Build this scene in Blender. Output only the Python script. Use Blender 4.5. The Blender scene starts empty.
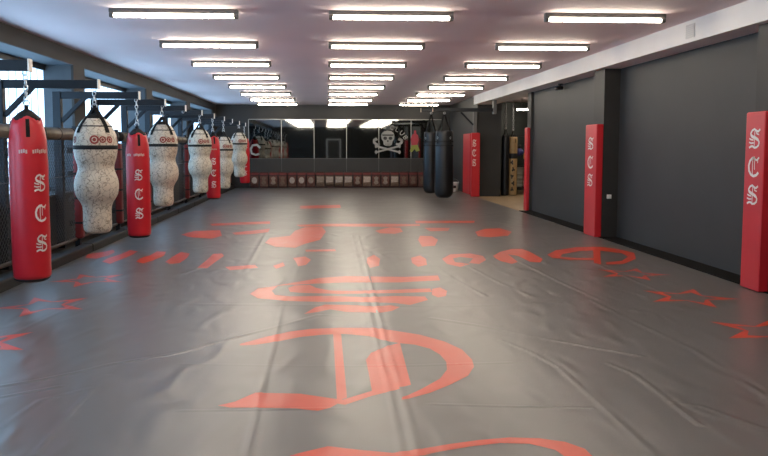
import bpy, bmesh, math, random
import numpy as np
from mathutils import Vector, Matrix

random.seed(7)
scene = bpy.context.scene
COL = scene.collection
PI = math.pi

# ------------------------------------------------------------------ camera
cam_data = bpy.data.cameras.new('camera')
cam = bpy.data.objects.new('camera', cam_data)
COL.objects.link(cam)
cam_data.sensor_fit = 'HORIZONTAL'
cam_data.sensor_width = 36.0
cam_data.lens = 740.0 / 768.0 * 36.0
cam_data.shift_x = 0.0182
cam_data.shift_y = -0.030
cam_data.clip_start = 0.05
cam_data.clip_end = 200
cam.location = (0, 0, 1.54)
cam.rotation_euler = (math.radians(90 - 4.4816), 0, math.radians(-3.3155))
scene.camera = cam

# ------------------------------------------------------------------ world, exposure
world = bpy.data.worlds.new('overcast_sky')
scene.world = world
world.use_nodes = True
bg = world.node_tree.nodes['Background'] if 'Background' in world.node_tree.nodes else world.node_tree.nodes.new('ShaderNodeBackground')
bg.inputs['Color'].default_value = (0.53, 0.72, 1.0, 1)
bg.inputs['Strength'].default_value = 8.5
LAMP_STRENGTH = 45.0
LAMP_COLOR = (1.0, 0.88, 0.71)
vs = scene.view_settings
vs.view_transform = 'Standard'
try:
    vs.look = 'None'
except Exception:
    pass
vs.gamma = 1.0
vs.use_curve_mapping = False
vs.exposure = 0.15

# ground coordinates (metres) of the red marks and the creases of the mat cover
PRINTS = [
   [(-0.688, 5.749), (-0.51, 5.954), (-0.316, 6.122), (-0.151, 6.198), (0.104, 6.226), (0.402, 6.201), (0.563, 6.088), (0.756, 5.944), (0.926, 5.715), (1.019, 5.478), (1.043, 5.211), (1.023, 5.04), (0.943, 4.84), (0.79, 4.659), (0.639, 4.511), (0.449, 4.384), (0.454, 4.429), (0.583, 4.572), (0.744, 4.787), (0.823, 4.982), (0.847, 5.172), (0.831, 5.353), (0.779, 5.52), (0.678, 5.64), (0.566, 5.691), (0.454, 5.773), (0.343, 5.92), (0.182, 5.994), (0.1, 6.015), (-0.064, 5.992), (-0.226, 5.937), (-0.381, 5.821), (-0.568, 5.713), (-0.683, 5.705)],
   [(0.043, 6.051), (0.109, 6.048), (0.116, 4.448), (0.054, 4.398)],
   [(0.275, 5.255), (0.322, 5.436), (0.466, 5.624), (0.567, 5.706), (0.556, 5.369), (0.537, 4.674), (0.447, 4.619), (0.277, 4.57), (0.277, 4.9)],
   [(0.066, 4.397), (0.277, 4.57), (0.451, 4.658), (0.458, 4.599), (0.272, 4.476), (0.101, 4.325), (0.059, 4.345)],
   [(-0.656, 4.352), (-0.563, 4.416), (-0.458, 4.574), (-0.176, 4.539), (0.042, 4.434), (0.103, 4.413), (0.011, 4.279), (-0.06, 4.233), (-0.225, 4.284), (-0.432, 4.305), (-0.58, 4.313)],
   [(-0.192, 3.607), (-0.118, 3.652), (-0.002, 3.714), (0.161, 3.66), (0.321, 3.614), (0.468, 3.655), (0.632, 3.71), (0.798, 3.753), (0.964, 3.777), (1.12, 3.754), (1.237, 3.701), (1.31, 3.606), (1.317, 3.496), (1.279, 3.339), (1.146, 3.142), (1.086, 3.165), (1.175, 3.345), (1.19, 3.48), (1.153, 3.603), (1.047, 3.686), (0.894, 3.707), (0.729, 3.672), (0.565, 3.618), (0.431, 3.559), (0.253, 3.522), (0.057, 3.557), (-0.139, 3.533)],
   [(-0.584, 8.176), (-0.089, 8.652), (0.208, 8.77), (0.918, 8.661), (1.325, 8.74), (1.298, 8.407), (0.824, 8.308), (0.198, 8.344), (-0.198, 8.274)],
   [(-0.815, 7.739), (-0.759, 8.04), (-0.551, 8.174), (-0.596, 7.889), (-0.549, 7.671), (-0.389, 7.584), (0.024, 7.586), (0.384, 7.514), (0.697, 7.547), (1.004, 7.503), (1.011, 7.327), (0.803, 7.102), (0.665, 7.203), (0.222, 7.276), (-0.077, 7.293), (-0.428, 7.362), (-0.709, 7.501)],
   [(-0.434, 8.05), (-0.363, 8.193), (-0.197, 8.213), (-0.127, 8.032), (0.025, 7.881), (0.239, 7.841), (0.783, 7.894), (1.116, 7.931), (1.11, 7.736), (0.764, 7.701), (0.129, 7.685), (-0.292, 7.763), (-0.4, 7.823)],
   [(1.133, 7.902), (1.233, 7.982), (1.278, 7.781), (1.225, 7.516), (1.13, 7.445), (1.087, 7.576)],
   [(-0.219, 6.769), (-0.122, 7.042), (-0.027, 7.15), (0.169, 7.138), (0.457, 7.053), (0.606, 7.09), (0.697, 7.017), (0.604, 6.847), (0.485, 6.77), (0.161, 6.83), (0.021, 6.946), (-0.091, 6.845)],
   [(-1.003, 11.901), (-0.973, 12.557), (-0.648, 12.821), (-0.594, 13.586), (-0.428, 14.171), (-0.103, 14.242), (-0.025, 13.393), (-0.123, 12.236), (-0.357, 11.74), (-0.496, 11.279), (-0.809, 11.411)],
   [(0.874, 13.501), (1.2, 14.077), (1.383, 13.978), (1.372, 13.312), (1.198, 13.011), (0.938, 13.102)],
   [(1.502, 12.142), (1.604, 12.691), (1.802, 12.607), (1.834, 12.123), (1.675, 11.383), (1.458, 11.28)],
   [(-0.62, 14.64), (0.053, 14.792), (1.255, 14.722), (1.844, 14.592), (1.808, 14.313), (1.207, 14.166), (0.051, 14.305), (-0.527, 14.266)],
   [(-0.336, 11.049), (0.113, 11.078), (0.126, 10.862), (-0.315, 10.836)],
   [(2.678, 13.236), (2.964, 13.714), (3.267, 13.782), (3.349, 13.197), (3.129, 12.603), (2.771, 12.409), (2.595, 12.561)],
   [(1.84, 13.952), (2.335, 13.923), (2.214, 13.424), (1.873, 13.363)],
   [(1.827, 15.294), (3.077, 15.221), (2.976, 14.819), (1.787, 14.789)],
   [(-2.566, 13.079), (-2.43, 13.693), (-1.983, 13.749), (-1.826, 12.89), (-1.935, 12.475), (-2.341, 12.706)],
   [(-2.35, 14.931), (-1.784, 15.195), (-1.187, 15.364), (-1.149, 14.862), (-1.727, 14.704), (-2.252, 14.548)],
   [(-1.711, 13.333), (-1.337, 13.711), (-1.079, 13.948), (-1.071, 13.374), (-1.364, 13.084), (-1.619, 13.024)],
   [(-0.713, 19.387), (0.339, 19.662), (0.347, 18.687), (-0.679, 18.443)],
   [(-3.369, 10.421), (-3.436, 10.762), (-3.267, 11.007), (-3.211, 11.216), (-3.106, 10.945), (-3.105, 10.596), (-3.188, 10.318)],
   [(-3.024, 10.041), (-3.036, 10.356), (-2.962, 10.785), (-2.942, 11.146), (-2.796, 11.032), (-2.791, 10.675), (-2.832, 10.207), (-2.867, 9.862)],
   [(-2.568, 10.015), (-2.593, 10.33), (-2.523, 10.611), (-2.516, 11.015), (-2.372, 10.955), (-2.313, 10.55), (-2.374, 10.091), (-2.443, 9.879)],
   [(-2.179, 9.993), (-2.18, 10.447), (-2.151, 10.942), (-1.991, 10.779), (-1.952, 10.339), (-1.961, 9.894), (-2.076, 9.816)],
   [(-1.664, 9.467), (-1.645, 10.138), (-1.65, 10.709), (-1.527, 10.752), (-1.464, 10.501), (-1.509, 9.868), (-1.53, 9.421)],
   [(-1.318, 9.526), (-0.948, 9.667), (-0.886, 9.422), (-1.218, 9.249)],
   [(-0.707, 9.571), (-0.594, 9.857), (-0.551, 9.562), (-0.652, 9.331)],
   [(-0.479, 10.254), (-0.317, 10.386), (-0.225, 10.056), (-0.281, 9.629), (-0.381, 9.512), (-0.423, 9.891)],
   [(0.549, 10.194), (0.664, 10.475), (0.723, 10.092), (0.667, 9.492), (0.541, 9.34), (0.525, 9.75)],
   [(1.16, 10.159), (1.315, 10.388), (1.356, 10.055), (1.3, 9.537), (1.162, 9.383), (1.123, 9.715)],
   [(1.576, 10.042), (1.758, 10.461), (2.064, 10.544), (2.2, 10.289), (2.163, 9.918), (1.996, 9.58), (1.881, 9.671), (2.012, 10.063), (1.858, 10.213), (1.736, 10.079), (1.709, 9.767), (1.878, 9.587), (1.702, 9.352), (1.575, 9.604)],
   [(2.342, 10.28), (2.534, 10.671), (2.79, 10.977), (2.941, 10.969), (2.974, 10.645), (2.954, 9.917), (2.837, 9.659), (2.715, 9.709), (2.695, 10.26), (2.59, 10.413), (2.554, 9.718), (2.431, 9.555), (2.333, 9.819), (2.327, 10.091)],
   [(3.134, 10.332), (3.405, 10.779), (3.798, 11.087), (4.203, 11.121), (4.362, 10.886), (4.459, 10.456), (4.248, 9.888), (3.908, 9.469), (3.645, 9.418), (3.718, 9.608), (3.984, 9.723), (4.213, 10.076), (4.265, 10.416), (4.049, 10.709), (3.745, 10.706), (3.364, 10.368), (3.26, 10.131), (3.432, 10.009), (3.71, 9.993), (3.634, 9.788), (3.309, 9.851), (3.119, 10.045)],
   [(3.976, 10.799), (4.08, 10.793), (3.589, 9.446), (3.527, 9.533)],
]
FOLDS = [
  ( [(-2.117, 4.807), (-1.92, 4.92), (-1.72, 5.083), (-1.549, 5.262), (-1.107, 5.519), (-0.822, 5.878), (-0.452, 6.286), (-0.09, 6.721)], 0.006 , 0.022 ),
  ( [(-0.09, 6.721), (0.157, 6.666), (0.504, 6.413)], 0.005 , 0.018 ),
  ( [(-1.469, 3.693), (-1.503, 4.3), (-1.488, 5.003)], 0.005 , 0.02 ),
  ( [(-2.024, 4.59), (-1.73, 4.785)], 0.004 , 0.02 ),
  ( [(-0.442, 7.267), (-0.425, 5.561), (-0.423, 4.271), (-0.411, 3.62)], 0.004 , 0.02 ),
  ( [(-1.019, 9.126), (-1.096, 13.455)], 0.006 , 0.035 ),
  ( [(0.536, 12.899), (0.479, 7.56), (0.456, 5.51), (0.465, 4.54), (0.447, 3.57)], 0.006 , 0.022 ),
  ( [(0.431, 12.906), (0.397, 7.564), (0.38, 5.515), (0.39, 4.544), (0.367, 3.575)], 0.004 , 0.018 ),
  ( [(1.374, 9.787), (1.477, 8.429), (1.628, 7.493)], 0.006 , 0.03 ),
  ( [(1.132, 7.32), (1.306, 6.64), (1.483, 6.209)], 0.004 , 0.025 ),
  ( [(1.612, 5.006), (1.619, 4.571), (1.63, 4.185), (1.635, 3.501)], 0.006 , 0.02 ),
  ( [(1.375, 5.75), (1.52, 5.394), (1.612, 5.006)], 0.004 , 0.02 ),
  ( [(1.992, 5.081), (2.079, 4.818), (2.073, 4.263), (2.062, 3.891)], 0.006 , 0.02 ),
  ( [(0.922, 6.542), (1.314, 6.234), (1.689, 5.826), (2.021, 5.505), (2.31, 5.241)], 0.006 , 0.025 ),
  ( [(2.644, 7.233), (2.694, 6.362), (2.781, 5.376), (2.703, 4.298)], 0.004 , 0.03 ),
  ( [(0.611, 4.313), (0.993, 4.256), (1.559, 4.189)], 0.003 , 0.015 ),
  ( [(2.073, 4.263), (2.22, 4.185), (2.396, 3.799)], 0.004 , 0.02 ),
  ( [(-1.052, 5.233), (-0.197, 5.135), (0.507, 5.094), (1.485, 5.135)], 0.003 , 0.015 ),
  ( [(-0.866, 4.28), (-0.4, 4.269), (0.099, 4.274)], 0.003 , 0.015 ),
  ( [(-1.451, 7.279), (-0.271, 7.164), (1.283, 7.028), (2.296, 7.108)], 0.004 , 0.03 ),
  ( [(3.547, 9.661), (3.542, 8.119), (3.551, 7.18)], 0.004 , 0.03 ),
  ( [(2.581, 9.717), (2.655, 8.233), (2.745, 7.227)], 0.005 , 0.03 ),
  ( [(1.777, 9.763), (1.955, 8.211), (2.094, 7.466)], 0.004 , 0.03 ),
  ( [(-0.267, 12.799), (-0.369, 9.888), (-0.398, 8.225)], 0.003 , 0.03 ),
  ( [(-2.62, 5.982), (-2.502, 6.985), (-2.347, 8.047)], 0.003 , 0.03 ),
  ( [(-2.869, 9.233), (-2.084, 9.262), (-1.08, 9.13)], 0.003 , 0.03 ),
  ( [(-1.802, 4.071), (-1.756, 4.52), (-1.524, 4.733)], 0.003 , 0.02 ),
]
PRINT_GROUPS = [[0, 1, 2, 3, 4], [5], [6, 7, 8, 9, 10], [11, 14, 15], [12], [13], [16], [17], [18], [19], [20], [21], [22], [23, 24], [25], [26], [27], [28], [29], [30], [31], [32], [33], [34], [35, 36]]

# ------------------------------------------------------------------ materials
MATS = {}
def mat(name, color, rough=0.6, spec=0.5, metal=0.0, noise=0.0, nscale=8.0, bump=0.0, bscale=40.0, coat=0.0):
    if name in MATS:
        return MATS[name]
    m = bpy.data.materials.new(name)
    m.use_nodes = True
    nt = m.node_tree
    b = nt.nodes.get('Principled BSDF')
    c = tuple(color) + (1,)
    b.inputs['Base Color'].default_value = c
    b.inputs['Roughness'].default_value = rough
    b.inputs['Metallic'].default_value = metal
    b.inputs['Specular IOR Level'].default_value = spec
    if coat:
        b.inputs['Coat Weight'].default_value = coat
        b.inputs['Coat Roughness'].default_value = 0.2
    geo = None
    if noise or bump:
        geo = nt.nodes.new('ShaderNodeTexCoord')
    if noise:
        n = nt.nodes.new('ShaderNodeTexNoise')
        n.inputs['Scale'].default_value = nscale
        n.inputs['Detail'].default_value = 4
        nt.links.new(geo.outputs['Object'], n.inputs['Vector'])
        r = nt.nodes.new('ShaderNodeMapRange')
        r.inputs['From Min'].default_value = 0.3
        r.inputs['From Max'].default_value = 0.7
        r.inputs['To Min'].default_value = 1 - noise
        r.inputs['To Max'].default_value = 1 + noise
        nt.links.new(n.outputs['Fac'], r.inputs['Value'])
        mx = nt.nodes.new('ShaderNodeMix')
        mx.data_type = 'RGBA'
        mx.blend_type = 'MULTIPLY'
        mx.inputs['Factor'].default_value = 1
        mx.inputs['A'].default_value = c
        nt.links.new(r.outputs['Result'], mx.inputs['B'])
        nt.links.new(mx.outputs['Result'], b.inputs['Base Color'])
    if bump:
        n2 = nt.nodes.new('ShaderNodeTexNoise')
        n2.inputs['Scale'].default_value = bscale
        n2.inputs['Detail'].default_value = 3
        nt.links.new(geo.outputs['Object'], n2.inputs['Vector'])
        bp = nt.nodes.new('ShaderNodeBump')
        bp.inputs['Strength'].default_value = bump
        bp.inputs['Distance'].default_value = 0.01
        nt.links.new(n2.outputs['Fac'], bp.inputs['Height'])
        nt.links.new(bp.outputs['Normal'], b.inputs['Normal'])
    MATS[name] = m
    return m

def emit_mat(name, color, strength):
    m = bpy.data.materials.new(name)
    m.use_nodes = True
    nt = m.node_tree
    nt.nodes.remove(nt.nodes.get('Principled BSDF'))
    e = nt.nodes.new('ShaderNodeEmission')
    e.inputs['Color'].default_value = tuple(color) + (1,)
    e.inputs['Strength'].default_value = strength
    nt.links.new(e.outputs[0], nt.nodes['Material Output'].inputs['Surface'])
    return m

M_ceiling = mat('ceiling_paint', (0.78, 0.655, 0.66), 0.75, 0.3, noise=0.04, nscale=0.6)
M_wall = mat('charcoal_paint', (0.034, 0.0345, 0.035), 0.6, 0.35, noise=0.06, nscale=1.5, bump=0.06, bscale=60)
M_wall_back = mat('back_wall_paint', (0.032, 0.032, 0.032), 0.55, 0.35, noise=0.06, nscale=1.5)
M_wall_left = mat('brown_charcoal_paint', (0.036, 0.031, 0.027), 0.65, 0.35, noise=0.08, nscale=2)
M_pillar = mat('dark_pillar_paint', (0.026, 0.025, 0.024), 0.6, 0.35, noise=0.06)
M_beam = mat('white_beam_paint', (0.78, 0.74, 0.70), 0.7, 0.3, noise=0.05, nscale=1.2)
M_black = mat('black_rubber', (0.012, 0.012, 0.013), 0.55, 0.4)
M_steel = mat('navy_steel', (0.010, 0.013, 0.018), 0.5, 0.3)
M_tanfloor = mat('tan_laminate', (0.33, 0.235, 0.135), 0.45, 0.4, noise=0.12, nscale=5)
M_red = mat('red_vinyl', (0.52, 0.014, 0.022), 0.42, 0.5, noise=0.05, nscale=3, bump=0.05, bscale=9)
M_redbag = mat('red_bag_vinyl', (0.54, 0.014, 0.024), 0.36, 0.5, noise=0.06, nscale=4, bump=0.22, bscale=7)
M_maroon = mat('maroon_pad', (0.16, 0.016, 0.016), 0.5, 0.4, noise=0.1)
M_white = mat('white_print', (0.75, 0.70, 0.66), 0.6, 0.3)
M_pale = mat('pale_cap', (0.80, 0.77, 0.72), 0.55, 0.4, noise=0.12, nscale=30)
M_chain = mat('zinc_chain', (0.55, 0.56, 0.56), 0.32, 0.5, metal=0.9)
M_blackbag = mat('black_bag_vinyl', (0.008, 0.008, 0.010), 0.30, 0.45, bump=0.15, bscale=8)
M_strap = mat('black_webbing', (0.014, 0.014, 0.014), 0.7, 0.3)
M_plastic = mat('white_plastic', (0.72, 0.70, 0.66), 0.45, 0.4)
M_fixture = mat('grey_fixture', (0.13, 0.125, 0.12), 0.5, 0.4)
M_gold = mat('tan_padding', (0.085, 0.068, 0.040), 0.5, 0.4, noise=0.35, nscale=9)
M_wire = mat('dark_wire', (0.02, 0.024, 0.028), 0.45, 0.5)
M_frame = mat('window_frame_paint', (0.030, 0.034, 0.038), 0.5, 0.4)
M_jamb = mat('daylit_reveal', (0.075, 0.085, 0.095), 0.7, 0.3, noise=0.06)  # window daylight put into the colour: bluer and paler than the pillar face
M_joint = mat('glazing_joint', (0.12, 0.15, 0.16), 0.6)
M_silver = mat('aluminium_strip', (0.30, 0.30, 0.29), 0.35, 0.5, metal=0.7)
M_green = mat('dark_green_panel', (0.020, 0.032, 0.028), 0.35, 0.5)
M_blue = mat('blue_leather', (0.03, 0.035, 0.16), 0.4, 0.5)
M_yellow = mat('yellow_leather', (0.55, 0.42, 0.08), 0.45, 0.5)
M_lamp = emit_mat('tube_glow', LAMP_COLOR, LAMP_STRENGTH)

def mirror_mat():
    m = bpy.data.materials.new('mirror_silver')
    m.use_nodes = True
    b = m.node_tree.nodes['Principled BSDF']
    b.inputs['Base Color'].default_value = (0.22, 0.23, 0.225, 1)
    b.inputs['Metallic'].default_value = 1
    b.inputs['Roughness'].default_value = 0.03
    return m
M_mirror = mirror_mat()

def glass_plank_mat():
    m = bpy.data.materials.new('frosted_channel_glass')
    m.use_nodes = True
    nt = m.node_tree
    nt.nodes.remove(nt.nodes['Principled BSDF'])
    t = nt.nodes.new('ShaderNodeBsdfTranslucent')
    t.inputs['Color'].default_value = (0.54, 0.68, 0.72, 1)
    g = nt.nodes.new('ShaderNodeBsdfGlossy')
    g.inputs['Color'].default_value = (1, 1, 1, 1)
    g.inputs['Roughness'].default_value = 0.15
    mx = nt.nodes.new('ShaderNodeMixShader')
    mx.inputs[0].default_value = 0.06
    tc = nt.nodes.new('ShaderNodeObjectInfo')
    nt.links.new(t.outputs[0], mx.inputs[1])
    nt.links.new(g.outputs[0], mx.inputs[2])
    nt.links.new(mx.outputs[0], nt.nodes['Material Output'].inputs['Surface'])
    return m
M_glass = glass_plank_mat()

def vinyl_mat(name, color):
    # the mat cover: satin vinyl with fine creases, world-space so cover and print share them
    m = bpy.data.materials.new(name)
    m.use_nodes = True
    nt = m.node_tree
    b = nt.nodes['Principled BSDF']
    b.inputs['Roughness'].default_value = 0.40
    b.inputs['Specular IOR Level'].default_value = 0.5
    g = nt.nodes.new('ShaderNodeNewGeometry')
    n = nt.nodes.new('ShaderNodeTexNoise')
    n.inputs['Scale'].default_value = 1.3
    n.inputs['Detail'].default_value = 5
    nt.links.new(g.outputs['Position'], n.inputs['Vector'])
    r = nt.nodes.new('ShaderNodeMapRange')
    r.inputs['To Min'].default_value = 0.88
    r.inputs['To Max'].default_value = 1.12
    nt.links.new(n.outputs['Fac'], r.inputs['Value'])
    mx = nt.nodes.new('ShaderNodeMix')
    mx.data_type = 'RGBA'
    mx.blend_type = 'MULTIPLY'
    mx.inputs['Factor'].default_value = 1
    mx.inputs['A'].default_value = tuple(color) + (1,)
    nt.links.new(r.outputs['Result'], mx.inputs['B'])
    nt.links.new(mx.outputs['Result'], b.inputs['Base Color'])
    r2 = nt.nodes.new('ShaderNodeMapRange')
    r2.inputs['To Min'].default_value = 0.27
    r2.inputs['To Max'].default_value = 0.38
    nt.links.new(n.outputs['Fac'], r2.inputs['Value'])
    nt.links.new(r2.outputs['Result'], b.inputs['Roughness'])
    mp = nt.nodes.new('ShaderNodeMapping')
    mp.inputs['Scale'].default_value = (2.2, 0.9, 1)
    mp.inputs['Rotation'].default_value = (0, 0, 0.6)
    nt.links.new(g.outputs['Position'], mp.inputs['Vector'])
    n2 = nt.nodes.new('ShaderNodeTexNoise')
    n2.inputs['Scale'].default_value = 2.0
    n2.noise_type = 'RIDGED_MULTIFRACTAL'
    n2.inputs['Detail'].default_value = 3
    n2.inputs['Distortion'].default_value = 0.4
    nt.links.new(mp.outputs[0], n2.inputs['Vector'])
    bp = nt.nodes.new('ShaderNodeBump')
    bp.inputs['Strength'].default_value = 0.6
    bp.inputs['Distance'].default_value = 0.018
    nt.links.new(n2.outputs['Fac'], bp.inputs['Height'])
    nt.links.new(bp.outputs['Normal'], b.inputs['Normal'])
    return m
M_vinyl = vinyl_mat('grey_vinyl', (0.120, 0.112, 0.108))
M_vinyl_red = vinyl_mat('red_vinyl_print', (0.56, 0.048, 0.018))

def torso_mat():
    # cream leather with a scattered dark line print
    m = bpy.data.materials.new('cream_crackle_leather')
    m.use_nodes = True
    nt = m.node_tree
    b = nt.nodes['Principled BSDF']
    b.inputs['Roughness'].default_value = 0.5
    tc = nt.nodes.new('ShaderNodeTexCoord')
    v = nt.nodes.new('ShaderNodeTexVoronoi')
    v.feature = 'DISTANCE_TO_EDGE'
    v.inputs['Scale'].default_value = 13
    n = nt.nodes.new('ShaderNodeTexNoise')
    n.inputs['Scale'].default_value = 9
    n.inputs['Detail'].default_value = 4
    ad = nt.nodes.new('ShaderNodeVectorMath')
    ad.operation = 'MULTIPLY_ADD'
    ad.inputs[1].default_value = (0.22, 0.22, 0.22)
    nt.links.new(tc.outputs['Object'], n.inputs['Vector'])
    nt.links.new(n.outputs['Color'], ad.inputs[0])
    nt.links.new(tc.outputs['Object'], ad.inputs[2])
    nt.links.new(ad.outputs[0], v.inputs['Vector'])
    r = nt.nodes.new('ShaderNodeMapRange')
    r.inputs['From Min'].default_value = 0.0
    r.inputs['From Max'].default_value = 0.06
    r.inputs['To Min'].default_value = 0.0
    r.inputs['To Max'].default_value = 1.0
    nt.links.new(v.outputs['Distance'], r.inputs['Value'])
    n3 = nt.nodes.new('ShaderNodeTexNoise')
    n3.inputs['Scale'].default_value = 3.0
    nt.links.new(tc.outputs['Object'], n3.inputs['Vector'])
    mx0 = nt.nodes.new('ShaderNodeMix'); mx0.data_type = 'RGBA'
    mx0.inputs['A'].default_value = (0.70, 0.66, 0.58, 1)
    mx0.inputs['B'].default_value = (0.58, 0.50, 0.37, 1)
    nt.links.new(n3.outputs['Fac'], mx0.inputs['Factor'])
    mx = nt.nodes.new('ShaderNodeMix'); mx.data_type = 'RGBA'
    mx.inputs['A'].default_value = (0.17, 0.135, 0.095, 1)
    nt.links.new(mx0.outputs['Result'], mx.inputs['B'])
    nt.links.new(r.outputs['Result'], mx.inputs['Factor'])
    nt.links.new(mx.outputs['Result'], b.inputs['Base Color'])
    return m
M_torso = torso_mat()

# ------------------------------------------------------------------ helpers
def link(o, parent=None):
    COL.objects.link(o)
    if parent is not None:
        o.parent = parent
    return o

def tag(o, label=None, cat=None, group=None, kind=None):
    if label: o['label'] = label
    if cat: o['category'] = cat
    if group: o['group'] = group
    if kind: o['kind'] = kind
    return o

def thing(name, label, cat, loc=(0, 0, 0), rz=0.0, group=None):
    o = bpy.data.objects.new(name, None)
    o.empty_display_size = 0.1
    o.location = loc
    o.rotation_euler = (0, 0, rz)
    link(o)
    return tag(o, label, cat, group)

def bm_obj(name, bm, m, parent=None, smooth=False):
    me = bpy.data.meshes.new(name)
    bmesh.ops.recalc_face_normals(bm, faces=bm.faces)
    bm.to_mesh(me)
    bm.free()
    me.materials.append(m)
    if smooth:
        for p in me.polygons: p.use_smooth = True
    return link(bpy.data.objects.new(name, me), parent)

def add_box(bm, x0, x1, y0, y1, z0, z1, bevel=0.0, rot=None, seg=2):
    vs_ = [(x0, y0, z0), (x1, y0, z0), (x1, y1, z0), (x0, y1, z0), (x0, y0, z1), (x1, y0, z1), (x1, y1, z1), (x0, y1, z1)]
    if rot is not None:
        vs_ = [rot @ Vector(v) for v in vs_]
    v = [bm.verts.new(p) for p in vs_]
    fs = [bm.faces.new([v[i] for i in q]) for q in ((0, 3, 2, 1), (4, 5, 6, 7), (0, 1, 5, 4), (1, 2, 6, 5), (2, 3, 7, 6), (3, 0, 4, 7))]
    if bevel:
        es = set(e for f in fs for e in f.edges)
        bmesh.ops.bevel(bm, geom=list(es), offset=bevel, segments=seg, affect='EDGES', profile=0.5)

def box(name, x0, x1, y0, y1, z0, z1, m, parent=None, bevel=0.0, seg=2):
    bm = bmesh.new()
    add_box(bm, x0, x1, y0, y1, z0, z1, bevel, None, seg)
    return bm_obj(name, bm, m, parent)

def struct(o, label=None):
    o['kind'] = 'structure'
    if label: o['label'] = label
    return o

def sbox(name, *a, **k):
    return struct(box(name, *a, **k))

def add_tube(bm, pts, r, n=8, closed=False):
    pts = [Vector(p) for p in pts]
    rings = []
    N = len(pts)
    for i, p in enumerate(pts):
        if closed:
            t = pts[(i + 1) % N] - pts[i - 1]
        else:
            t = pts[min(i + 1, N - 1)] - pts[max(i - 1, 0)]
        t.normalize()
        ref = Vector((0, 0, 1)) if abs(t.z) < 0.9 else Vector((1, 0, 0))
        a = t.cross(ref).normalized()
        b = t.cross(a).normalized()
        rr = r[i] if isinstance(r, (list, tuple)) else r
        rings.append([bm.verts.new(p + a * rr * math.cos(2 * PI * k / n) + b * rr * math.sin(2 * PI * k / n)) for k in range(n)])
    rng = range(N) if closed else range(N - 1)
    for i in rng:
        A, B = rings[i], rings[(i + 1) % N]
        for k in range(n):
            bm.faces.new((A[k], A[(k + 1) % n], B[(k + 1) % n], B[k]))
    if not closed:
        bm.faces.new(list(reversed(rings[0])))
        bm.faces.new(rings[-1])

def tube(name, pts, r, m, parent=None, n=8, closed=False, smooth=True):
    bm = bmesh.new()
    add_tube(bm, pts, r, n, closed)
    return bm_obj(name, bm, m, parent, smooth)

def lathe(name, prof, m, parent=None, n=28, fn=None, smooth=True):
    bm = bmesh.new()
    rings = []
    for r, z in prof:
        ring = []
        for k in range(n):
            a = 2 * PI * k / n
            rr, zz = fn(r, z, a) if fn else (r, z)
            ring.append(bm.verts.new((rr * math.cos(a), rr * math.sin(a), zz)))
        rings.append(ring)
    for A, B in zip(rings, rings[1:]):
        for k in range(n):
            bm.faces.new((A[k], A[(k + 1) % n], B[(k + 1) % n], B[k]))
    bm.faces.new(list(reversed(rings[0])))
    bm.faces.new(rings[-1])
    return bm_obj(name, bm, m, parent, smooth)

def prof_r(prof, z):
    for (r0, z0), (r1, z1) in zip(prof, prof[1:]):
        if z0 <= z <= z1:
            return r0 + (r1 - r0) * (z - z0) / max(z1 - z0, 1e-6)
    return prof[-1][0]

def smooth_prof(pts, n):
    # Catmull-Rom through (r, z) points
    out = []
    P = [pts[0]] + list(pts) + [pts[-1]]
    for i in range(1, len(P) - 2):
        for k in range(n):
            t = k / n
            q = []
            for c in (0, 1):
                a, b, d, e = P[i - 1][c], P[i][c], P[i + 1][c], P[i + 2][c]
                q.append(0.5 * ((2 * b) + (-a + d) * t + (2 * a - 5 * b + 4 * d - e) * t * t + (-a + 3 * b - 3 * d + e) * t ** 3))
            out.append((max(q[0], 0.01), q[1]))
    out.append(pts[-1])
    return out

def copy_tree(o, parent=None):
    c = o.copy()
    COL.objects.link(c)
    c.parent = parent
    for ch in list(o.children):
        copy_tree(ch, c)
    return c

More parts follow.
